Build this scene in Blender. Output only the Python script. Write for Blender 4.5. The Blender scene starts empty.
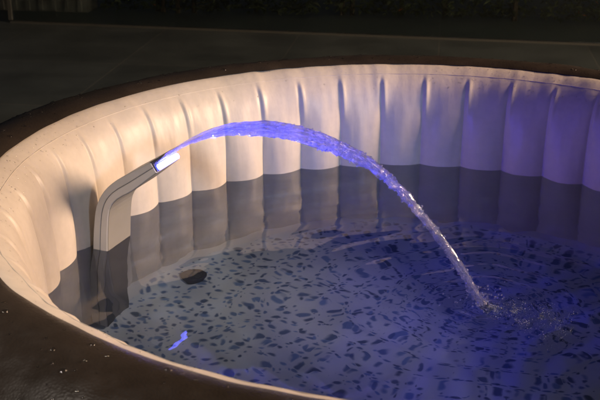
import bpy, bmesh, math, random
import numpy as np
from mathutils import Vector, Matrix, noise

S = 0.85                      # the tub's inner rim radius in metres; shapes below are laid out in that unit
PI = math.pi
rng = np.random.default_rng(7)
random.seed(7)
scene = bpy.context.scene
col = scene.collection

# ------------------------------------------------------------------ helpers
def mesh_obj(name, verts, faces, mat, parent=None, smooth=True, scale=S):
    me = bpy.data.meshes.new(name)
    v = np.asarray(verts, dtype=float) * scale
    me.from_pydata(v.tolist(), [], [tuple(f) for f in faces])
    me.materials.append(mat)
    if smooth:
        me.polygons.foreach_set('use_smooth', [True] * len(me.polygons))
    me.update()
    o = bpy.data.objects.new(name, me)
    col.objects.link(o)
    if parent is not None:
        o.parent = parent
        o.matrix_parent_inverse = parent.matrix_world.inverted()
    return o

def bm_obj(name, bm, mat, parent=None, smooth=False):
    me = bpy.data.meshes.new(name)
    for v in bm.verts:
        v.co *= S
    bm.normal_update()
    bm.to_mesh(me); bm.free()
    me.materials.append(mat)
    if smooth:
        me.polygons.foreach_set('use_smooth', [True] * len(me.polygons))
    o = bpy.data.objects.new(name, me)
    col.objects.link(o)
    if parent is not None:
        o.parent = parent
        o.matrix_parent_inverse = parent.matrix_world.inverted()
    return o

def empty(name, loc=(0, 0, 0)):
    o = bpy.data.objects.new(name, None)
    o.location = Vector(loc) * S
    o.empty_display_size = 0.1
    o.matrix_world = Matrix.Translation(o.location)
    col.objects.link(o)
    return o

def tag(o, label=None, cat=None, group=None, kind=None):
    if label: o['label'] = label
    if cat: o['category'] = cat
    if group: o['group'] = group
    if kind: o['kind'] = kind
    return o

def grid_faces(nu, nv, wrap_u=False, off=0, flip=False):
    out = []
    for i in range(nu if wrap_u else nu - 1):
        i2 = (i + 1) % nu
        for j in range(nv - 1):
            f = (off + i * nv + j, off + i2 * nv + j, off + i2 * nv + j + 1, off + i * nv + j + 1)
            out.append(f[::-1] if flip else f)
    return out

def catmull(pts, n):
    P = np.array(pts, float)
    Q = np.vstack([2 * P[0] - P[1], P, 2 * P[-1] - P[-2]])
    seg = np.linalg.norm(np.diff(P, axis=0), axis=1)
    cum = np.concatenate([[0], np.cumsum(seg)])
    out = []
    for d in np.linspace(0, cum[-1], n):
        i = min(np.searchsorted(cum, d, side='right') - 1, len(P) - 2)
        t = (d - cum[i]) / seg[i]
        p0, p1, p2, p3 = Q[i], Q[i + 1], Q[i + 2], Q[i + 3]
        out.append(0.5 * (2 * p1 + (p2 - p0) * t + (2 * p0 - 5 * p1 + 4 * p2 - p3) * t * t + (3 * p1 - p0 - 3 * p2 + p3) * t ** 3))
    return np.array(out)

def box(bm, x0, x1, y0, y1, z0, z1):
    v = [bm.verts.new(p) for p in [(x0, y0, z0), (x1, y0, z0), (x1, y1, z0), (x0, y1, z0),
                                   (x0, y0, z1), (x1, y0, z1), (x1, y1, z1), (x0, y1, z1)]]
    for f in [(3, 2, 1, 0), (4, 5, 6, 7), (0, 1, 5, 4), (1, 2, 6, 5), (2, 3, 7, 6), (3, 0, 4, 7)]:
        bm.faces.new([v[i] for i in f])

# ------------------------------------------------------------------ materials
class NT:
    def __init__(self, name):
        self.m = bpy.data.materials.new(name)
        self.m.use_nodes = True
        self.t = self.m.node_tree
        self.n = self.t.nodes
        self.b = self.n['Principled BSDF']
        self.out = self.n['Material Output']
    def add(self, typ, **kw):
        nd = self.n.new(typ)
        for k, v in kw.items():
            if k in nd.inputs: nd.inputs[k].default_value = v
            else: setattr(nd, k, v)
        return nd
    def link(self, a, b):
        self.t.links.new(a, b)
    def coord(self, scale=(1, 1, 1)):
        c = self.add('ShaderNodeTexCoord')
        mp = self.add('ShaderNodeMapping')
        mp.inputs['Scale'].default_value = scale
        self.link(c.outputs['Object'], mp.inputs['Vector'])
        return mp.outputs['Vector']
    def noise(self, vec, scale, detail=4, rough=0.55):
        nd = self.add('ShaderNodeTexNoise', Scale=scale, Detail=detail, Roughness=rough)
        self.link(vec, nd.inputs['Vector'])
        return nd
    def ramp(self, fac, stops):
        r = self.add('ShaderNodeValToRGB')
        el = r.color_ramp.elements
        while len(el) < len(stops): el.new(0.5)
        for e, (p, c) in zip(el, stops):
            e.position = p
            e.color = (*c, 1) if len(c) == 3 else c
        self.link(fac, r.inputs['Fac'])
        return r.outputs['Color']
    def bump(self, height, strength=0.3, dist=0.005, normal=None):
        b = self.add('ShaderNodeBump', Strength=strength, Distance=dist)
        self.link(height, b.inputs['Height'])
        if normal is not None: self.link(normal, b.inputs['Normal'])
        return b.outputs['Normal']

def simple(name, color, rough=0.5, bump=None, vary=0.15, **kw):
    t = NT(name)
    v = t.coord()
    n = t.noise(v, 9.0)
    c = np.array(color)
    t.link(t.ramp(n.outputs['Fac'], [(0.3, tuple(c * (1 - vary))), (0.7, tuple(np.minimum(c * (1 + vary), 1)))]), t.b.inputs['Base Color'])
    t.b.inputs['Roughness'].default_value = rough
    if bump:
        n2 = t.noise(v, bump[0], 3)
        t.link(t.bump(n2.outputs['Fac'], bump[1], bump[2]), t.b.inputs['Normal'])
    for k, x in kw.items():
        t.b.inputs[k].default_value = x
    return t.m

# beige pvc liner
def mat_liner():
    t = NT('beige_vinyl')
    v = t.coord()
    n = t.noise(v, 5.0, 5)
    big = t.ramp(n.outputs['Fac'], [(0.3, (0.56, 0.50, 0.44)), (0.7, (0.63, 0.575, 0.515))])
    n2 = t.noise(v, 60.0, 3)
    mix = t.add('ShaderNodeMixRGB', blend_type='MULTIPLY', Fac=1.0)
    t.link(big, mix.inputs[1])
    t.link(t.ramp(n2.outputs['Fac'], [(0.3, (0.94, 0.94, 0.94)), (0.65, (1, 1, 1))]), mix.inputs[2])
    t.link(mix.outputs[0], t.b.inputs['Base Color'])
    t.link(t.ramp(n.outputs['Fac'], [(0.3, (0.36,) * 3), (0.75, (0.5,) * 3)]), t.b.inputs['Roughness'])
    t.b.inputs['Specular IOR Level'].default_value = 0.4
    n3 = t.noise(v, 700.0, 2)
    nb = t.bump(n3.outputs['Fac'], 0.10, 0.001)
    vs = t.coord((14, 14, 1.6))
    n4 = t.noise(vs, 1.6, 3)
    t.link(t.bump(n4.outputs['Fac'], 0.4, 0.004, nb), t.b.inputs['Normal'])
    return t.m

# brown quilted cover, leather-like
def mat_cover():
    t = NT('brown_leatherette')
    v = t.coord()
    n = t.noise(v, 7.0, 6)
    t.link(t.ramp(n.outputs['Fac'], [(0.3, (0.023, 0.018, 0.014)), (0.7, (0.040, 0.030, 0.023))]), t.b.inputs['Base Color'])
    vo = t.add('ShaderNodeTexVoronoi', Scale=260.0, feature='F1')
    t.link(v, vo.inputs['Vector'])
    nb = t.bump(vo.outputs['Distance'], 0.22, 0.0012)
    n2 = t.noise(v, 30.0, 5)
    t.link(t.bump(n2.outputs['Fac'], 0.10, 0.006, nb), t.b.inputs['Normal'])
    t.link(t.ramp(n2.outputs['Fac'], [(0.35, (0.24,) * 3), (0.65, (0.42,) * 3)]), t.b.inputs['Roughness'])
    return t.m

# floor of the tub: grey sheet printed with dark blue pebbles
def mat_pebble():
    t = NT('pebble_print')
    c = t.add('ShaderNodeTexCoord')
    def warp(sc, amt, src):
        n = t.add('ShaderNodeTexNoise', Scale=sc, Detail=2.0)
        t.link(src, n.inputs['Vector'])
        s = t.add('ShaderNodeVectorMath', operation='SUBTRACT'); s.inputs[1].default_value = (0.5, 0.5, 0.5)
        t.link(n.outputs['Color'], s.inputs[0])
        m = t.add('ShaderNodeVectorMath', operation='SCALE'); m.inputs['Scale'].default_value = amt
        t.link(s.outputs[0], m.inputs[0])
        a = t.add('ShaderNodeVectorMath', operation='ADD')
        t.link(src, a.inputs[0]); t.link(m.outputs[0], a.inputs[1])
        return a.outputs[0]
    flat = t.add('ShaderNodeMapping'); flat.inputs['Scale'].default_value = (1.0, 1.0, 0.0)
    t.link(c.outputs['Object'], flat.inputs['Vector'])
    base = flat.outputs['Vector']
    w = warp(38.0, 0.009, base)
    w = warp(5.0, 0.05, w)
    def layer(rot, sx, sy, scale, off, lo, hi):
        mp = t.add('ShaderNodeMapping')
        mp.inputs['Rotation'].default_value = (0, 0, rot)
        mp.inputs['Location'].default_value = (off, off * 0.37, 0)
        mp.inputs['Scale'].default_value = (sx, sy, 1)
        t.link(w, mp.inputs['Vector'])
        vo = t.add('ShaderNodeTexVoronoi', Scale=scale, Randomness=0.95, voronoi_dimensions='2D')
        t.link(mp.outputs[0], vo.inputs['Vector'])
        sep = t.add('ShaderNodeSeparateColor')
        t.link(vo.outputs['Color'], sep.inputs[0])
        rad = t.add('ShaderNodeMapRange'); rad.inputs[3].default_value = lo; rad.inputs[4].default_value = hi
        t.link(sep.outputs[0], rad.inputs[0])
        d = t.add('ShaderNodeMath', operation='SUBTRACT')
        t.link(rad.outputs[0], d.inputs[0]); t.link(vo.outputs['Distance'], d.inputs[1])
        sm = t.add('ShaderNodeMapRange', interpolation_type='SMOOTHSTEP')
        sm.inputs[1].default_value = 0.0; sm.inputs[2].default_value = 0.24
        sm.inputs[4].default_value = 0.92
        t.link(d.outputs[0], sm.inputs[0])
        tone = t.ramp(sep.outputs[1], [(0.1, (0.050, 0.085, 0.15)), (0.5, (0.09, 0.145, 0.26)), (0.95, (0.16, 0.25, 0.40))])
        return sm.outputs[0], tone
    n = t.noise(base, 6.0, 5)
    grey = t.ramp(n.outputs['Fac'], [(0.3, (0.46, 0.49, 0.50)), (0.7, (0.60, 0.63, 0.63))])
    cur = grey
    for (rot, sx, sy, sc, off, lo, hi) in [(0.5, 1.0, 1.45, 30.0, 0.0, 0.20, 0.48), (-0.6, 1.4, 1.0, 42.0, 3.1, -0.14, 0.43)]:
        f, tone = layer(rot, sx, sy, sc, off, lo, hi)
        mx = t.add('ShaderNodeMixRGB')
        t.link(f, mx.inputs['Fac']); t.link(cur, mx.inputs[1]); t.link(tone, mx.inputs[2])
        cur = mx.outputs[0]
    # plain border strip where the sheet turns up to the wall
    ln = t.add('ShaderNodeVectorMath', operation='LENGTH'); t.link(base, ln.inputs[0])
    e = t.add('ShaderNodeMapRange', interpolation_type='SMOOTHSTEP')
    e.inputs[1].default_value = 0.862 * S; e.inputs[2].default_value = 0.870 * S
    t.link(ln.outputs['Value'], e.inputs[0])
    mx = t.add('ShaderNodeMixRGB'); mx.inputs[2].default_value = (0.55, 0.53, 0.5, 1)
    t.link(e.outputs[0], mx.inputs['Fac']); t.link(cur, mx.inputs[1])
    t.link(mx.outputs[0], t.b.inputs['Base Color'])
    t.b.inputs['Roughness'].default_value = 0.6
    return t.m

def mat_water():
    t = NT('pool_water')
    t.b.inputs['Base Color'].default_value = (0.49, 0.64, 0.90, 1)
    t.b.inputs['Roughness'].default_value = 0.0
    t.b.inputs['IOR'].default_value = 1.33
    t.b.inputs['Transmission Weight'].default_value = 1.0
    return t.m

def mat_jet():
    t = NT('aerated_water')
    c = t.add('ShaderNodeTexCoord')
    mp = t.add('ShaderNodeMapping'); mp.inputs['Scale'].default_value = (42.0, 6.0, 1.0)
    t.link(c.outputs['UV'], mp.inputs['Vector'])
    v = mp.outputs['Vector']
    n2 = t.noise(v, 2.2, 6, 0.72)
    nrm = t.bump(n2.outputs['Fac'], 1.0, 0.008)
    t.b.inputs['Base Color'].default_value = (0.82, 0.85, 1.0, 1)  # glass and film are tinted blue to paint in LED light
    t.b.inputs['Roughness'].default_value = 0.03
    t.b.inputs['IOR'].default_value = 1.33
    t.b.inputs['Transmission Weight'].default_value = 1.0
    t.link(nrm, t.b.inputs['Normal'])
    # clear film part: thin water lets light straight through
    tp = t.add('ShaderNodeBsdfTransparent'); tp.inputs['Color'].default_value = (0.84, 0.86, 1.0, 1)
    m0 = t.add('ShaderNodeMixShader'); m0.inputs[0].default_value = 0.38
    t.link(t.b.outputs[0], m0.inputs[1]); t.link(tp.outputs[0], m0.inputs[2])
    # entrained air scatters; its blue tint paints in the LED glow
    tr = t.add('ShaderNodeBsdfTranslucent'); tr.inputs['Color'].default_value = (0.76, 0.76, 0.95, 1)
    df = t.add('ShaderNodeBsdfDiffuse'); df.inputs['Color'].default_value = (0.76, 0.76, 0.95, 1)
    t.link(nrm, tr.inputs['Normal']); t.link(nrm, df.inputs['Normal'])
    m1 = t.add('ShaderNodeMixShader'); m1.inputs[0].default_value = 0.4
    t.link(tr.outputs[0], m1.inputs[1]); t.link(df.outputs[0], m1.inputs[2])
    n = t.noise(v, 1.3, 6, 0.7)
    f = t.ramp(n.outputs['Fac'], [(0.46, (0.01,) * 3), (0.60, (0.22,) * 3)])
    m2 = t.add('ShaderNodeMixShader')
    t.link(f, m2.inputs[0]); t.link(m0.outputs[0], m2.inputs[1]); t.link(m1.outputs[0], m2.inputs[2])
    t.link(m2.outputs[0], t.out.inputs['Surface'])
    return t.m

def mat_emit(name, color, strength):
    t = NT(name)
    t.b.inputs['Base Color'].default_value = (0.8, 0.85, 1, 1)
    t.b.inputs['Emission Color'].default_value = (*color, 1)
    t.b.inputs['Emission Strength'].default_value = strength
    n = t.noise(t.coord(), 20.0)
    t.link(t.ramp(n.outputs['Fac'], [(0, (0.2,) * 3), (1, (0.35,) * 3)]), t.b.inputs['Roughness'])
    return t.m

def mat_tiles():
    t = NT('dark_stone_tile')
    v = t.coord()
    br = t.add('ShaderNodeTexBrick', offset=0.0, squash=1.0)
    br.inputs['Scale'].default_value = 1.0
    br.inputs['Brick Width'].default_value = 0.9
    br.inputs['Row Height'].default_value = 0.9
    br.inputs['Mortar Size'].default_value = 0.004
    br.inputs['Color1'].default_value = (0.056, 0.072, 0.075, 1)
    br.inputs['Color2'].default_value = (0.066, 0.083, 0.085, 1)
    br.inputs['Mortar'].default_value = (0.095, 0.105, 0.10, 1)
    t.link(v, br.inputs['Vector'])
    n = t.noise(v, 2.5, 6)
    mx = t.add('ShaderNodeMixRGB', blend_type='MULTIPLY', Fac=1.0)
    t.link(br.outputs['Color'], mx.inputs[1])
    t.link(t.ramp(n.outputs['Fac'], [(0.3, (0.7,) * 3), (0.7, (1.15,) * 3)]), mx.inputs[2])
    t.link(mx.outputs[0], t.b.inputs['Base Color'])
    t.link(t.ramp(n.outputs['Fac'], [(0.3, (0.45,) * 3), (0.7, (0.6,) * 3)]), t.b.inputs['Roughness'])
    t.link(t.bump(br.outputs['Fac'], 0.3, -0.003), t.b.inputs['Normal'])
    return t.m

def mat_drop():
    t = NT('clear_water_drop')
    t.b.inputs['Roughness'].default_value = 0.0
    t.b.inputs['IOR'].default_value = 1.33
    t.b.inputs['Transmission Weight'].default_value = 1.0
    tp = t.add('ShaderNodeBsdfTransparent')
    m = t.add('ShaderNodeMixShader'); m.inputs[0].default_value = 0.42
    t.link(t.b.outputs[0], m.inputs[1]); t.link(tp.outputs[0], m.inputs[2])
    gl = t.add('ShaderNodeBsdfGlossy'); gl.inputs['Roughness'].default_value = 0.06
    m2 = t.add('ShaderNodeMixShader'); m2.inputs[0].default_value = 0.07
    t.link(m.outputs[0], m2.inputs[1]); t.link(gl.outputs[0], m2.inputs[2])
    t.link(m2.outputs[0], t.out.inputs['Surface'])
    return t.m

def mat_glass(name, color, rough=0.0):
    t = NT(name)
    t.b.inputs['Base Color'].default_value = (*color, 1)
    t.b.inputs['Roughness'].default_value = rough
    t.b.inputs['IOR'].default_value = 1.5
    t.b.inputs['Transmission Weight'].default_value = 1.0
    return t.m

M = dict(
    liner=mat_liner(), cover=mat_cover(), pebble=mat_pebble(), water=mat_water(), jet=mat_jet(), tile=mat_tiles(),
    shell=simple('grey_plastic', (0.47, 0.475, 0.48), 0.42, (300, 0.08, 0.001), 0.06),
    shell2=simple('pale_grey_plastic', (0.54, 0.54, 0.54), 0.40, (300, 0.08, 0.001), 0.06),
    dim_plate=simple('dimmed_beige_plastic', (0.24, 0.235, 0.22), 0.42, (300, 0.08, 0.001), 0.06),  # same plastic darkened, to offset strong light on the spout's front
    dark=simple('dark_plastic', (0.06, 0.06, 0.065), 0.4),
    fitting=simple('dark_grey_fitting', (0.15, 0.15, 0.15), 0.5),
    led=mat_emit('lit_led_lens', (0.10, 0.12, 1.0), 9.0),
    drop=mat_drop(),
    glass=mat_glass('clear_glass', (0.9, 0.97, 0.94)),
    rail=simple('brushed_metal', (0.055, 0.06, 0.056), 0.7, None, 0.1),
    leaf=simple('dark_leaf', (0.035, 0.05, 0.02), 0.5, None, 0.5),
    glint=simple('orange_glint_leaf', (0.7, 0.22, 0.07), 0.5, None, 0.3),  # orange leaf colour stands in for small warm glints of light
    bark=simple('dark_bark', (0.04, 0.03, 0.02), 0.8),
    slab=simple('grey_render', (0.13, 0.135, 0.13), 0.6, (12, 0.3, 0.01), 0.35),
)

# ------------------------------------------------------------------ the tub
NP = 44                       # welded panels round the wall
DA = 2 * PI / NP
A0 = 2.7548 - 7 * 0.1421 + 7 * DA
Z_FLOOR = -0.50
Z_GROUND = -0.53
prof = catmull([(1.06, 0.288), (1.03, 0.296), (1.0, 0.300), (0.97, 0.287), (0.942, 0.266), (0.920, 0.235), (0.907, 0.19),
                (0.900, 0.12), (0.8987, 0.0), (0.90, -0.2), (0.90, -0.505)], 84)
p_nr = np.gradient(prof[:, 0]); p_nz = np.gradient(prof[:, 1])
_l = np.hypot(p_nr, p_nz); N_r, N_z = p_nz / _l, -p_nr / _l        # inward/upward normal of the profile
p_r = np.where(N_r > 0, -1, 1)

jit = rng.uniform(-0.25, 0.25, NP)
amp_k = 1 + rng.uniform(-0.22, 0.22, NP)
def smooth(x, a, b):
    t = np.clip((x - a) / (b - a), 0, 1)
    return t * t * (3 - 2 * t)
def panel_bulge(theta, z):
    """how far a panel swells inward between two welds"""
    u = np.mod((theta - A0) / DA, 1.0)
    k = np.mod(np.floor((theta - A0) / DA).astype(int), NP)
    s = np.sin(PI * u)
    shape = np.power(np.clip(s, 0, 1), 0.72)
    hgt = smooth(z, 0.274, 0.02) * smooth(z, -0.53, -0.40)
    return 0.025 * shape * amp_k[k] * hgt, u, hgt

def wall_points():
    NT_ = NP * 26
    # cluster columns near the welds so that the creases are crisp
    uu = np.linspace(0, 1, 26, endpoint=False)
    uc = 0.5 - 0.5 * np.cos(PI * uu)
    uc = 0.55 * uc + 0.45 * uu
    th = np.concatenate([A0 + (k + uc) * DA for k in range(NP)])
    V = np.zeros((len(th), len(prof), 3))
    for j in range(len(prof)):
        r, z = prof[j]
        b, u, h = panel_bulge(th, np.full_like(th, z))
        # pinch at the weld: a narrow furrow with a soft raised lip beside it near the top
        d = np.minimum(u, 1 - u)
        furrow = -0.002 * np.exp(-(d / 0.05) ** 2) * smooth(z, 0.275, 0.255) * smooth(z, 0.10, 0.2)
        lip = 0.004 * np.exp(-((u - 0.92) / 0.05) ** 2) * smooth(z, 0.275, 0.25) * smooth(z, 0.14, 0.22)
        disp = b + furrow + lip
        nr, nz = N_r[j], N_z[j]
        if nr > 0: nr, nz = -nr, -nz
        nr_in = -abs(N_r[j]); nz_in = abs(N_z[j]) if z > 0.1 else 0.0
        rr = r + disp * nr_in; zz = z + disp * nz_in
        V[:, j, 0] = rr * np.cos(th); V[:, j, 1] = rr * np.sin(th); V[:, j, 2] = zz
    # soft puckers of the sheet
    for i in range(V.shape[0]):
        for j in range(V.shape[1]):
            x, y, z = V[i, j]
            t = th[i]
            k = noise.noise((math.cos(t) * 14, math.sin(t) * 14, z * 7)) * 0.0042
            k += noise.noise((math.cos(t) * 40, math.sin(t) * 40, z * 9 + 5)) * 0.0014 * (1 if z > 0.05 else 0.4)
            V[i, j, 0] -= k * math.cos(t); V[i, j, 1] -= k * math.sin(t)
            V[i, j, 2] += k * 0.4 * float(smooth(z, 0.2, 0.28))
    return th, V

tub = tag(empty('hot_tub', (0, 0, Z_GROUND)), 'round inflatable hot tub with ribbed beige inner wall and brown rim', 'hot tub')
th, V = wall_points()
nu, nv = V.shape[:2]
wall = mesh_obj('inner_wall', V.reshape(-1, 3), grid_faces(nu, nv, True), M['liner'], tub)
wall['label'] = 'beige ribbed inner wall of swollen vertical panels'

# thin welt along the top of the panels
welt_pts = []
jj = int(np.argmin(np.abs(prof[:, 1] - 0.279) + (prof[:, 0] > 1) * 9))
for i in range(nu):
    c = np.mean([V[(i + q) % nu, jj] for q in range(-4, 5)], axis=0); t = th[i]
    for k in range(6):
        a = 2 * PI * k / 6
        rr = 0.0010 * math.cos(a)
        welt_pts.append((c[0] + rr * math.cos(t), c[1] + rr * math.sin(t), c[2] + 0.0010 * math.sin(a)))
wf = []
for i in range(nu):
    for k in range(6):
        i2, k2 = (i + 1) % nu, (k + 1) % 6
        wf.append((i * 6 + k, i2 * 6 + k, i2 * 6 + k2, i * 6 + k2))
mesh_obj('seam', welt_pts, wf, M['liner'], tub)

# brown cover over the rim and down the outside
cprof = catmull([(1.0, 0.3035), (1.02, 0.3080), (1.045, 0.3105), (1.085, 0.3060), (1.13, 0.294), (1.19, 0.266), (1.25, 0.225), (1.29, 0.15), (1.305, 0.05),
                 (1.305, -0.2), (1.29, -0.42), (1.265, -0.528)], 90)
cth = np.linspace(0, 2 * PI, 720, endpoint=False)
CV = np.zeros((720, 90, 3))
for i, t in enumerate(cth):
    ct, st = math.cos(t), math.sin(t)
    edge = -0.004 + noise.noise((ct * 5, st * 5, 3.0)) * 0.005 + noise.noise((ct * 16, st * 16, 8.0)) * 0.002
    fold = math.exp(-((t - 2.13) / 0.10) ** 2)                      # loose fold at the far side
    for j in range(90):
        r, z = cprof[j]
        w = max(0.0, 1 - (r - 1.0) / 0.05)
        r2 = r + edge * w - 0.012 * fold * w * (0.6 + 0.4 * math.sin(t * 60))
        n1 = noise.noise((r * ct * 7, r * st * 7, z * 7 + 2)) * 0.004 + noise.noise((r * ct * 22, r * st * 22, z * 22)) * 0.0008
        lift = 0.003 * (1 - w * 0.6) + n1 * min(1, j / 8) + 0.006 * fold * max(0, 1 - abs(r - 1.03) / 0.05)
        z2 = z + lift * (1 if z > 0.25 else 0.3)
        r2 += n1 * (1 if z < 0.25 else 0.0)
        if z < -0.5: z2 = z
        CV[i, j] = (r2 * ct, r2 * st, z2)
    # tuck the free edge down on to the liner
    CV[i, 0, 2] -= 0.003
cover = mesh_obj('rim_cover', CV.reshape(-1, 3), grid_faces(720, 90, True, flip=True), M['cover'], tub)
cover['label'] = 'dark brown leather-like cover over the rim'

# floor sheet
NR, NA = 90, 360
FV, FF = [(0, 0, Z_FLOOR)], []
for i in range(1, NR + 1):
    r = 0.905 * i / NR
    for k in range(NA):
        t = 2 * PI * k / NA
        x, y = r * math.cos(t), r * math.sin(t)
        h = noise.noise((x * 4, y * 4, 0)) * 0.010 + noise.noise((x * 11, y * 11, 4)) * 0.004
        up = float(smooth(r, 0.80, 0.905)) * (0.030 + 0.014 * noise.noise((math.cos(t) * 12, math.sin(t) * 12, 6)))
        FV.append((x, y, Z_FLOOR + h * 0.7 + up))
for k in range(NA):
    FF.append((0, 1 + k, 1 + (k + 1) % NA))
for i in range(NR - 1):
    for k in range(NA):
        a = 1 + i * NA + k; b = 1 + i * NA + (k + 1) % NA
        FF.append((a, a + NA, b + NA, b))
fl = mesh_obj('floor_liner', FV, FF, M['pebble'], tub)
fl['label'] = 'grey floor sheet printed with dark blue pebbles'

# floor drain and wall intake
def disc_fitting(name, centre, normal, rad, mat):
    bm = bmesh.new()
    steps = [(0.0, 0.009), (rad * 0.45, 0.009), (rad * 0.5, 0.006), (rad * 0.62, 0.006), (rad * 0.66, 0.009), (rad * 0.86, 0.008), (rad, 0.002), (rad, -0.02)]
    q = Vector(normal).to_track_quat('Z', 'Y')
    rings = []
    for (r, h) in steps:
        ring = []
        for k in range(40):
            a = 2 * PI * k / 40
            ring.append(bm.verts.new(Vector(centre) + q @ Vector((max(r, 1e-4) * math.cos(a), max(r, 1e-4) * math.sin(a), h))))
        rings.append(ring)
    for A, B in zip(rings[:-1], rings[1:]):
        for k in range(40):
            bm.faces.new((A[k], A[(k + 1) % 40], B[(k + 1) % 40], B[k])[::-1])
    bm.faces.new(rings[0])
    bmesh.ops.recalc_face_normals(bm, faces=bm.faces)
    return bm_obj(name, bm, mat, tub, True)
disc_fitting('drain_cover', (-0.675, 0.425, Z_FLOOR + 0.004), (0, 0, 1), 0.034, M['fitting'])
disc_fitting('intake_fitting', (-0.862, 0.235, -0.31), (0.96, -0.26, 0), 0.05, M['fitting'])

# ------------------------------------------------------------------ the water
O2 = Vector((-0.804, 0.154, 0.0)); E1 = Vector((0.9707, -0.2402, 0)); E2 = Vector((0.2402, 0.9707, 0))
LAND = O2 + E1 * 0.968
def water_height(X, Y):
    dx, dy = X - LAND.x, Y - LAND.y
    d = np.hypot(dx, dy)
    ang = np.arctan2(dy, dx)
    d2 = d * (1 + 0.05 * np.sin(3 * ang + 1.0) + 0.03 * np.sin(7 * ang))
    h = 0.0011 * np.sin(2 * PI * d2 / 0.062) * np.exp(-d / 0.26) * smooth(d, 0.0, 0.05)
    h += 0.00024 * np.sin(2 * PI * d2 / 0.034 + 1) * np.exp(-d / 0.22)
    h += 0.00012 * np.sin(2 * PI * (d2 * 1.03) / 0.10 + 0.6) * np.exp(-d / 0.6)
    # slow cross waves over the whole surface, stronger towards the jet
    for (ax, ay, L, A, ph) in [(0.9, 0.3, 0.19, 0.00036, 0), (-0.4, 0.9, 0.14, 0.00026, 1.3), (0.6, -0.8, 0.11, 0.00020, 2.2), (0.2, 1.0, 0.26, 0.0005, 0.5)]:
        h += A * np.sin(2 * PI * (X * ax + Y * ay) / L + ph + 1.3 * np.sin(5 * X + 3 * Y + ph))
    for (ax, ay, L, A, ph) in [(0.75, 0.66, 0.037, 0.000022, 0.4), (-0.5, 0.86, 0.029, 0.000016, 2.0), (0.97, -0.2, 0.045, 0.000025, 1.1)]:
        h += A * np.sin(2 * PI * (X * ax + Y * ay) / L + ph + 2.0 * np.sin(9 * X - 7 * Y + ph))
    h += 0.006 * np.exp(-(d / 0.026) ** 2)
    return h
NG = 470
gx = np.linspace(-0.93, 0.93, NG)
X, Y = np.meshgrid(gx, gx, indexing='ij')
H = water_height(X, Y)
for i in range(0, NG):
    for j in range(0, NG):
        d = math.hypot(X[i, j] - LAND.x, Y[i, j] - LAND.y)
        if d < 0.5:
            H[i, j] += 0.0014 * math.exp(-d / 0.13) * (noise.noise((X[i, j] * 30, Y[i, j] * 30, 0)) + 0.6 * noise.noise((X[i, j] * 65, Y[i, j] * 65, 3)))
TT = np.arctan2(Y, X)
b0, _, _ = panel_bulge(TT, np.zeros_like(TT))
inside = np.hypot(X, Y) < 0.912 - b0
idx = -np.ones((NG, NG), int)
WV, WF = [], []
quad_ok = inside[:-1, :-1] | inside[1:, :-1] | inside[1:, 1:] | inside[:-1, 1:]
use = np.zeros((NG, NG), bool)
use[:-1, :-1] |= quad_ok; use[1:, :-1] |= quad_ok; use[1:, 1:] |= quad_ok; use[:-1, 1:] |= quad_ok
idx[use] = np.arange(use.sum())
WV = np.stack([X[use], Y[use], H[use]], -1)
ii, kk = np.nonzero(quad_ok)
WF = np.stack([idx[ii, kk], idx[ii + 1, kk], idx[ii + 1, kk + 1], idx[ii, kk + 1]], -1).tolist()
water = tag(mesh_obj('water', WV, WF, M['water']), kind='structure')

# ------------------------------------------------------------------ the spout
spout = tag(empty('fountain_spout', O2), 'flat grey plastic waterfall spout with lit blue tip rising from the water', 'fountain spout')
outer = [(-0.062, -0.475), (-0.055, -0.18), (-0.040, -0.01), (-0.030, 0.07), (-0.018, 0.122), (0.006, 0.163), (0.039, 0.194), (0.077, 0.218), (0.144, 0.258)]
inner = [(-0.018, -0.475), (-0.012, -0.18), (0.003, -0.01), (0.009, 0.06), (0.018, 0.113), (0.035, 0.140), (0.060, 0.159), (0.088, 0.176), (0.160, 0.233)]
NS = 60
po, pi_ = catmull(outer, NS), catmull(inner, NS)
def strip(name, fa, fb, hw, mat, trim=0.0, parent=spout, bev=0.004):
    """sweep the slice between fractions fa..fb of the spout's thickness, half width hw, with rounded long edges"""
    bm = bmesh.new()
    rings = []
    n = NS - 1
    for i in range(NS):
        f = i / n
        if f < trim: continue
        a = po[i] * (1 - fa) + pi_[i] * fa
        b = po[i] * (1 - fb) + pi_[i] * fb
        ring = []
        d = (b - a); L = np.hypot(*d); dn = d / L
        e = min(bev, L * 0.4)
        w = hw
        for (q, y) in [(a, -w + e), (a + dn * e, -w), (b - dn * e, -w), (b, -w + e), (b, w - e), (b - dn * e, w), (a + dn * e, w), (a, w - e)]:
            p = O2 + E1 * float(q[0]) + E2 * y
            ring.append(bm.verts.new((p.x, p.y, float(q[1]))))
        rings.append(ring)
    for A, B in zip(rings[:-1], rings[1:]):
        for k in range(8):
            bm.faces.new((A[k], A[(k + 1) % 8], B[(k + 1) % 8], B[k]))
    bm.faces.new(rings[0]); bm.faces.new(rings[-1][::-1])
    bmesh.ops.recalc_face_normals(bm, faces=bm.faces)
    return bm_obj(name, bm, mat, parent)
strip('back_shell', 0.0, 0.484, 0.058, M['shell'], bev=0.0018)
strip('seam_strip', 0.478, 0.496, 0.0572, M['dark'], bev=0.001)
strip('front_shell', 0.49, 0.985, 0.058, M['shell2'], bev=0.0018)
strip('front_dim_plate', 0.97, 1.02, 0.0555, M['dim_plate'], bev=0.0012)  # added thin plate, its darker colour tones down the brightly lit face
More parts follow.
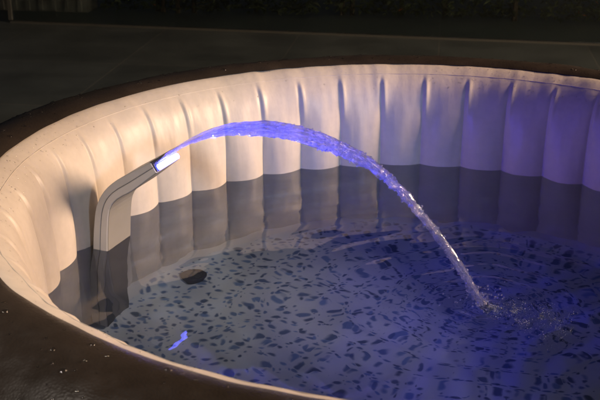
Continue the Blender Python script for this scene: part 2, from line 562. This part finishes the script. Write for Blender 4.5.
# mouth: local frame at the tip
tip_o, tip_i = po[-1], pi_[-1]
ax = (po[-1] - po[-4]); ax /= np.hypot(*ax)
def tip_box(name, f0, f1, y0, y1, d0, d1, mat, parent=spout, bev=0.0015):
    bm = bmesh.new()
    vs = []
    for d in (d0, d1):
        for (f, y) in [(f0, y0), (f1, y0), (f1, y1), (f0, y1)]:
            q = tip_o * (1 - f) + tip_i * f + ax * d
            p = O2 + E1 * float(q[0]) + E2 * y
            vs.append(bm.verts.new((p.x, p.y, float(q[1]))))
    for f in [(0, 1, 2, 3), (7, 6, 5, 4), (0, 4, 5, 1), (1, 5, 6, 2), (2, 6, 7, 3), (3, 7, 4, 0)]:
        bm.faces.new([vs[i] for i in f])
    bmesh.ops.recalc_face_normals(bm, faces=bm.faces)
    bmesh.ops.bevel(bm, geom=list(bm.edges), offset=bev, segments=2, affect='EDGES')
    return bm_obj(name, bm, mat, parent, False)
tip_box('upper_lip', -0.03, 0.10, -0.057, 0.057, -0.004, 0.022, M['dark'])
tip_box('mouth_plate', 0.12, 0.96, -0.055, 0.055, -0.004, 0.003, M['dark'])
lens = tip_box('led_lens', 0.42, 0.94, -0.050, 0.050, 0.002, 0.013, M['led'], bev=0.003)
lens['label'] = 'glowing blue-white light strip in the spout mouth'

# ------------------------------------------------------------------ the jet of water
path = catmull([(0.150, 0.251), (0.183, 0.278), (0.219, 0.302), (0.260, 0.324), (0.307, 0.342), (0.359, 0.355), (0.411, 0.361), (0.462, 0.362), (0.512, 0.357),
                (0.561, 0.348), (0.610, 0.335), (0.658, 0.317), (0.707, 0.292), (0.743, 0.265), (0.779, 0.231), (0.816, 0.191), (0.853, 0.148), (0.890, 0.100),
                (0.928, 0.050), (0.953, 0.012), (0.975, -0.02)], 420)
NJ, NC = len(path), 56
JV = np.zeros((NJ, NC, 3))
tan = np.gradient(path, axis=0); tan /= np.linalg.norm(tan, axis=1)[:, None]
for i in range(NJ):
    f = i / (NJ - 1)
    s, z = path[i]
    nrm = np.array([-tan[i, 1], tan[i, 0]])
    w = float(np.interp(f, [0, 0.03, 0.12, 0.35, 0.5, 0.62, 0.75, 1.0], [0.048, 0.050, 0.051, 0.045, 0.027, 0.0125, 0.0085, 0.0085]))
    h = float(np.interp(f, [0, 0.1, 0.3, 0.5, 0.62, 0.75, 1.0], [0.0045, 0.0045, 0.005, 0.006, 0.0065, 0.0065, 0.007]))
    rim = float(np.interp(f, [0, 0.1, 0.3, 0.5, 0.65, 1], [0.0, 0.003, 0.0055, 0.006, 0.003, 0.0]))
    chaos = float(np.interp(f, [0, 0.08, 0.25, 0.45, 0.7, 1.0], [0.0002, 0.0008, 0.0014, 0.0022, 0.0036, 0.0062]))
    for c in range(NC):
        a = 2 * PI * c / NC
        ca, sa = math.cos(a), math.sin(a)
        y = w * math.copysign(abs(ca) ** 0.75, ca)
        hh = h + rim * abs(ca) ** 6
        v = hh * math.copysign(abs(sa) ** 0.8, sa)
        p = O2 + E1 * float(s + nrm[0] * v) + E2 * y
        q = np.array((p.x, p.y, z + nrm[1] * v))
        nn = noise.noise((s * 34, ca * 1.6 + 4, sa * 1.6)) + 0.55 * noise.noise((s * 85, ca * 3.5, sa * 3.5 + 7)) + 0.3 * noise.noise((s * 170, ca * 7, sa * 7 + 2))
        nn += 0.8 * noise.noise((s * 9, ca * 7 + 11, sa * 3)) * min(1, f * 5)
        # ragged scallops along the two borders of the sheet
        ed = abs(ca) ** 8 * (noise.noise((s * 55, 9 if ca > 0 else 2, 0.3)) * 0.008 + abs(noise.noise((s * 28, 5 if ca > 0 else 1, 1.1))) * 0.010) * float(np.interp(f, [0.03, 0.2, 0.6, 1], [0, 1, 1, 0.4]))
        dirn = (E1 * float(nrm[0] * sa) + E2 * ca)
        off = np.array((dirn.x, dirn.y, nrm[1] * sa)) * (nn * chaos + (ed if ca != 0 else 0))
        q = q + off
        q[2] -= abs(ca) ** 8 * (0.003 + (0.007 * abs(noise.noise((s * 40, 3, 4))) if ca < 0 else 0)) * float(np.interp(f, [0.05, 0.25], [0, 1]))
        JV[i, c] = q
wand = np.array([[noise.noise((f * 11, 0, 0)), noise.noise((f * 11, 5, 0))] for f in np.linspace(0, 1, NJ)]) * (np.linspace(0, 1, NJ) ** 2 * 0.006)[:, None]
JV[:, :, 0] += wand[:, :1]; JV[:, :, 2] += wand[:, 1:]
JF = []
for i in range(NJ - 1):
    for c in range(NC):
        c2 = (c + 1) % NC
        JF.append((i * NC + c, (i + 1) * NC + c, (i + 1) * NC + c2, i * NC + c2))
JF.append(tuple(range(NC))); JF.append(tuple((NJ - 1) * NC + c for c in range(NC - 1, -1, -1)))
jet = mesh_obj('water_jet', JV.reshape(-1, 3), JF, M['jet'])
uvl = jet.data.uv_layers.new(name='flow')
_uv = np.zeros((len(jet.data.loops), 2))
for li, lp in enumerate(jet.data.loops):
    _uv[li] = ((lp.vertex_index // NC) / NJ, 0.5 - 0.5 * math.cos(2 * PI * (lp.vertex_index % NC) / NC))
uvl.data.foreach_set('uv', _uv.ravel())
jet = tag(jet, 'arching sheet of blue-lit water falling from the spout into the tub', 'water jet')

# small lumps and drops: many little spheres in one mesh
_ico = bmesh.new(); bmesh.ops.create_icosphere(_ico, subdivisions=2, radius=1.0)
ICO_V = np.array([v.co[:] for v in _ico.verts]); ICO_F = np.array([[v.index for v in f.verts] for f in _ico.faces]); _ico.free()
_ico = bmesh.new(); bmesh.ops.create_icosphere(_ico, subdivisions=1, radius=1.0)
ICO1_V = np.array([v.co[:] for v in _ico.verts]); ICO1_F = np.array([[v.index for v in f.verts] for f in _ico.faces]); _ico.free()
def beads(name, centres, radii, mat, squash=None, frames=None, low=False):
    IV, IF = (ICO1_V, ICO1_F) if low else (ICO_V, ICO_F)
    vs, fs = [], []
    for n_, (c, r) in enumerate(zip(centres, radii)):
        P = IV * r
        if squash is not None: P = P * squash[n_]
        if frames is not None: P = P @ frames[n_]
        fs.append(IF + len(vs) * len(IV)); vs.append(P + np.array(c))
    return mesh_obj(name, np.vstack(vs), np.vstack(fs).tolist(), mat)

cs, rs = [], []
for _ in range(1100):
    f = 0.30 + 0.69 * random.random() ** 0.7
    i = int(f * (NJ - 1)); c = random.randrange(NC)
    k = max(0, f - 0.3)
    p = JV[i, c] + np.array([random.gauss(0, 1), random.gauss(0, 1), random.gauss(0, 1)]) * (0.0006 + 0.0034 * k)
    cs.append(p); rs.append(random.uniform(0.0008, 0.0022 + 0.003 * k))
for _ in range(90):      # spray where it lands
    a = random.uniform(0, 2 * PI); d = abs(random.gauss(0, 0.045))
    cs.append(np.array([LAND.x + d * math.cos(a), LAND.y + d * math.sin(a), 0.004 + abs(random.gauss(0, 0.028)) * math.exp(-d / 0.08)]))
    rs.append(random.uniform(0.0008, 0.0026))
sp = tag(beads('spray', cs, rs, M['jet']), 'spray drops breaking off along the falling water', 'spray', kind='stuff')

# air bubbles driven under the surface, drifting on from the landing point
cs, rs = [], []
for _ in range(18000):
    u = random.random() ** 1.15
    s = u * 0.21
    yy = random.gauss(0, 0.013 + 0.040 * u)
    clump = noise.noise((s * 24, yy * 24, 1)) + 0.5 * noise.noise((s * 60, yy * 60, 4))
    if clump < -0.15 + 0.35 * u and random.random() < 0.88: continue
    zz = random.uniform(-0.0014, 0.0016) if random.random() < 0.20 - 0.12 * u else -0.001 - abs(random.gauss(0, 0.009))
    p = LAND + E1 * (s - 0.012) + E2 * (yy - 0.02 * u)
    hz = float(water_height(np.array([p.x]), np.array([p.y]))[0])
    cs.append((p.x, p.y, zz + hz)); rs.append(random.uniform(0.0003, 0.0008))
_t = NT('air_bubbles')
_n = _t.noise(_t.coord(), 40.0)
_t.link(_t.ramp(_n.outputs['Fac'], [(0.3, (0.75, 0.75, 0.8)), (0.7, (0.9, 0.9, 0.93))]), _t.b.inputs['Base Color'])
_t.b.inputs['Roughness'].default_value = 1.0
_t.b.inputs['Specular IOR Level'].default_value = 0.0
_tp = _t.add('ShaderNodeBsdfTransparent'); _mx = _t.add('ShaderNodeMixShader'); _mx.inputs[0].default_value = 0.68
_t.link(_t.b.outputs[0], _mx.inputs[1]); _t.link(_tp.outputs[0], _mx.inputs[2]); _t.link(_mx.outputs[0], _t.out.inputs['Surface'])
foam_mat = _t.m
fo = tag(beads('bubbles', cs, rs, foam_mat, low=True), 'cloud of air bubbles under the surface where the jet lands', 'bubbles', kind='stuff')

# drops of condensation on the rim and the upper band of the wall
def surf_frame(n):
    n = np.array(n) / np.linalg.norm(n)
    a = np.cross(n, [0, 0, 1.0]); 
    if np.linalg.norm(a) < 1e-3: a = np.array([1.0, 0, 0])
    a /= np.linalg.norm(a); b = np.cross(n, a)
    return np.stack([a, b, n])
cs, rs, sq, fr = [], [], [], []
def put_drop(P, i, j, wrap, r):
    nu_, nv_ = P.shape[:2]
    i2 = (i + 1) % nu_; j2 = min(j + 1, nv_ - 1); j1 = j if j2 != j else j - 1
    a = P[i2, j1] - P[i, j1]; b = P[i, j2] - P[i, j1]
    n = np.cross(a, b)
    if np.linalg.norm(n) < 1e-12: return
    if n[2] < 0: n = -n
    u, v = random.random(), random.random()
    cs.append(P[i, j1] + a * u + b * v); rs.append(r)
    sq.append(np.array([1, random.uniform(0.8, 1.25), random.uniform(0.35, 0.55)])); fr.append(surf_frame(n))
# on the liner's upper band: right side mostly, and a few at far left
js = [j for j in range(nv) if 0.245 < prof[j, 1] < 0.302 and prof[j, 0] < 1.0]
cnt = 0
while cnt < 1000:
    i = random.randrange(nu); t = (th[i]) % (2 * PI)
    dens = 1.0 if 0.7 < t < 1.6 else (0.7 if 2.9 < t < 3.7 else 0.12)
    if random.random() > dens: continue
    put_drop(V, i, random.choice(js), True, random.choice([0.0008, 0.0008, 0.0011, 0.0015, 0.0021]) * random.uniform(0.7, 1.1)); cnt += 1
for _ in range(2300):
    i = random.randrange(720); j = random.randrange(2, 52)
    put_drop(CV, i, j, True, random.choice([0.0016, 0.0022, 0.0032, 0.0045, 0.0062]) * random.uniform(0.7, 1.15))
dr = tag(beads('droplets', cs, rs, M['drop'], sq, fr), 'scattered water droplets lying on the brown rim and beige band', 'droplets', kind='stuff')

# ------------------------------------------------------------------ terrace, glass panel and what stands behind it
bm = bmesh.new()
bmesh.ops.create_grid(bm, x_segments=60, y_segments=60, size=14)
bmesh.ops.translate(bm, vec=(0, 4, Z_GROUND), verts=bm.verts)
tag(bm_obj('terrace', bm, M['tile']), kind='structure')

gp = tag(empty('glass_panel', (0.6, 5.43, Z_GROUND)), 'clear glass screen in a thin metal rail across the dark terrace', 'glass screen')
def panel_line(x):     # the screen runs very slightly askew
    return 5.50 - (x + 3.41) * 0.046
def slanted_box(name, x0, x1, dy0, dy1, z0, z1, mat, parent):
    bm = bmesh.new()
    v = []
    for z in (z0, z1):
        for (x, dy) in [(x0, dy0), (x1, dy0), (x1, dy1), (x0, dy1)]:
            v.append(bm.verts.new((x, panel_line(x) + dy, z)))
    for f in [(3, 2, 1, 0), (4, 5, 6, 7), (0, 1, 5, 4), (1, 2, 6, 5), (2, 3, 7, 6), (3, 0, 4, 7)]:
        bm.faces.new([v[i] for i in f])
    return bm_obj(name, bm, mat, parent)
slanted_box('bottom_rail', -3.42, 6.0, -0.03, 0.03, Z_GROUND, Z_GROUND + 0.013, M['rail'], gp)
slanted_box('end_post', -3.435, -3.405, -0.02, 0.02, Z_GROUND + 0.022, 0.8, M['rail'], gp)
slanted_box('pane', -3.40, 6.0, -0.006, 0.006, Z_GROUND + 0.0135, 0.8, M['glass'], gp)

bm = bmesh.new()
box(bm, -3.75, -2.95, 6.0, 6.25, Z_GROUND, 1.2)
for k in range(7):
    x = -3.72 + k * 0.115
    box(bm, x, x + 0.03, 5.975, 6.002, Z_GROUND + 0.01, 1.19)
tag(bm_obj('wall_panel', bm, M['slab']), 'pale grey slatted wall panel behind the left end of the glass', 'wall panel')

def hedge(x0, x1, y0, label, seed):
    root = tag(empty('hedge_bush', ((x0 + x1) / 2, y0, Z_GROUND)), label, 'hedge', 'dark bushes behind the glass')
    r = random.Random(seed)
    vs, fs = [], []
    def leaf(c, L, W):
        a, e = r.uniform(0, 2 * PI), r.uniform(-0.9, 0.6)
        d = Vector((math.cos(a) * math.cos(e), math.sin(a) * math.cos(e), math.sin(e)))
        side = d.cross(Vector((r.uniform(-1, 1), r.uniform(-1, 1), 1))).normalized()
        up = side.cross(d) * (L * 0.12)
        k = len(vs)
        for p in (c - d * L / 2, c + side * W / 2 + up, c + d * L / 2, c - side * W / 2 + up):
            vs.append(tuple(p))
        fs.append((k, k + 1, k + 2, k + 3))
    n = int((x1 - x0) * 1500)
    for _ in range(n):
        leaf(Vector((r.uniform(x0, x1), y0 + abs(r.gauss(0, 0.16)), Z_GROUND + 0.03 + r.random() ** 1.3 * 1.1)), r.uniform(0.04, 0.1), r.uniform(0.02, 0.04))
    mesh_obj('foliage', vs, fs, M['leaf'], root, smooth=False)
    vs.clear(); fs.clear()
    for _ in range(max(2, int((x1 - x0) * 3))):
        vs.clear(); fs.clear()
        leaf(Vector((r.uniform(x0, x1), y0 - 0.03, Z_GROUND + r.uniform(0.03, 0.3))), r.uniform(0.04, 0.06), 0.03)
        mesh_obj('orange_glint_leaf', vs, fs, M['glint'], root, smooth=False)  # put in as a warm glint of light
    for k in range(max(2, int((x1 - x0) * 3))):
        bm = bmesh.new()
        x = r.uniform(x0, x1); y = y0 + r.uniform(0.05, 0.25)
        q = bmesh.ops.create_cone(bm, cap_ends=True, segments=7, radius1=0.022, radius2=0.012, depth=0.9)
        bmesh.ops.translate(bm, vec=(x, y, Z_GROUND + 0.45), verts=q['verts'])
        bm_obj('stem', bm, M['bark'], root)
hedge(-2.85, -1.0, 6.0, 'dark leafy bush behind the glass, leftmost and next to the grey wall panel', 1)
hedge(-0.95, 0.75, 6.05, 'dark leafy bush behind the glass, in the middle of the row', 2)
hedge(0.8, 2.9, 6.0, 'dark leafy bush behind the glass, rightmost of the row', 3)

# ------------------------------------------------------------------ light
world = bpy.data.worlds.new('World'); scene.world = world
world.use_nodes = True
bg = world.node_tree.nodes['Background']
bg.inputs['Color'].default_value = (0.55, 0.6, 0.75, 1)
bg.inputs['Strength'].default_value = 0.022

def aim(o, target):
    d = Vector(target) * S - o.location
    o.rotation_euler = d.to_track_quat('-Z', 'Y').to_euler()
def lamp(name, typ, loc, target, energy, color, **kw):
    L = bpy.data.lights.new(name, typ)
    L.energy = energy; L.color = color
    for k, v in kw.items(): setattr(L, k, v)
    o = bpy.data.objects.new(name, L); col.objects.link(o)
    o.location = Vector(loc) * S
    aim(o, target)
    return o
key = lamp('warm_lamp', 'AREA', (4.0, 1.1, 1.80), (-0.7, 0.2, 0.1), 310.0, (1.0, 0.68, 0.44), shape='DISK', size=1.3)
near = lamp('near_fill', 'SPOT', (-1.25, -1.2, 1.9), (-1.0, -0.9, 0.27), 62.0, (1.0, 0.86, 0.74), spot_size=math.radians(70), spot_blend=1.0, shadow_soft_size=0.15)  # added fill for the near rim cover, no such lamp stands there
cool = lamp('cool_fill', 'SPOT', (2.2, -3.0, 1.75), (-0.54, 0.63, 0.06), 265.0, (0.62, 0.78, 1.0), spot_size=math.radians(19), spot_blend=1.0, shadow_soft_size=0.18)  # added to whiten the centre wall, not a lamp of the terrace
fill = lamp('soft_fill', 'AREA', (1.9, -3.9, 1.65), (-0.2, 0.3, 0), 2.0, (1.0, 0.90, 0.80), shape='DISK', size=1.2)  # weak fill added from the camera side, no known source
tipc = (tip_o + tip_i) / 2
led_p = O2 + E1 * float(tipc[0] + 0.022) + Vector((0, 0, float(tipc[1]) + 0.002))
led = lamp('led_lamp', 'SPOT', led_p, (0.88, 0.36, 0.40), 16.5, (0.020, 0.018, 1.0), spot_size=math.radians(174), spot_blend=0.95, shadow_soft_size=0.028)
guide_p = O2 + E1 * 0.168 + Vector((0, 0, 0.246))
guide_t = O2 + E1 * 0.50 + Vector((0, 0, 0.375))
guide = lamp('led_jet_fill', 'SPOT', guide_p, guide_t, 140.0, (0.03, 0.05, 1.0), spot_size=math.radians(50), spot_blend=0.5, shadow_soft_size=0.006)  # extra lamp at the LED, added to make the jet look blue
for o in (key, fill, led, cool):
    o.data.cycles.is_caustics_light = True
water.cycles.is_caustics_caster = True
for o in (fl, wall, fo): o.cycles.is_caustics_receiver = True

# ------------------------------------------------------------------ camera
F, D, HC, YAW, PIT, ROL = 1.004, 2.1603, 1.0479, -0.1393, 0.3686, 0.0004
cam = bpy.data.cameras.new('camera')
cam.sensor_width = 36.0
cam.lens = 36.0 * F * 1000 / 600
cam.clip_start = 0.05; cam.clip_end = 100
co = bpy.data.objects.new('camera', cam); col.objects.link(co)
fw = Vector((math.sin(YAW) * math.cos(PIT), math.cos(YAW) * math.cos(PIT), -math.sin(PIT)))
rt = fw.cross(Vector((0, 0, 1))).normalized(); up = rt.cross(fw)
R = Matrix((rt, up, -fw)).transposed().to_4x4()
co.matrix_world = Matrix.Translation(Vector((0, -D, HC)) * S) @ R
cam.dof.use_dof = True
cam.dof.focus_distance = 2.05
cam.dof.aperture_fstop = 13
scene.camera = co

# ------------------------------------------------------------------ render settings
scene.view_settings.view_transform = 'Standard'
scene.view_settings.look = 'None'
scene.view_settings.exposure = 0.0
scene.view_settings.gamma = 1.0
scene.render.engine = 'CYCLES'
cy = scene.cycles
cy.transparent_max_bounces = 48
cy.max_bounces = 14; cy.diffuse_bounces = 4; cy.glossy_bounces = 6; cy.transmission_bounces = 12
cy.caustics_reflective = True; cy.caustics_refractive = True
cy.blur_glossy = 0.3
cy.sample_clamp_indirect = 4.0
cy.use_denoising = True
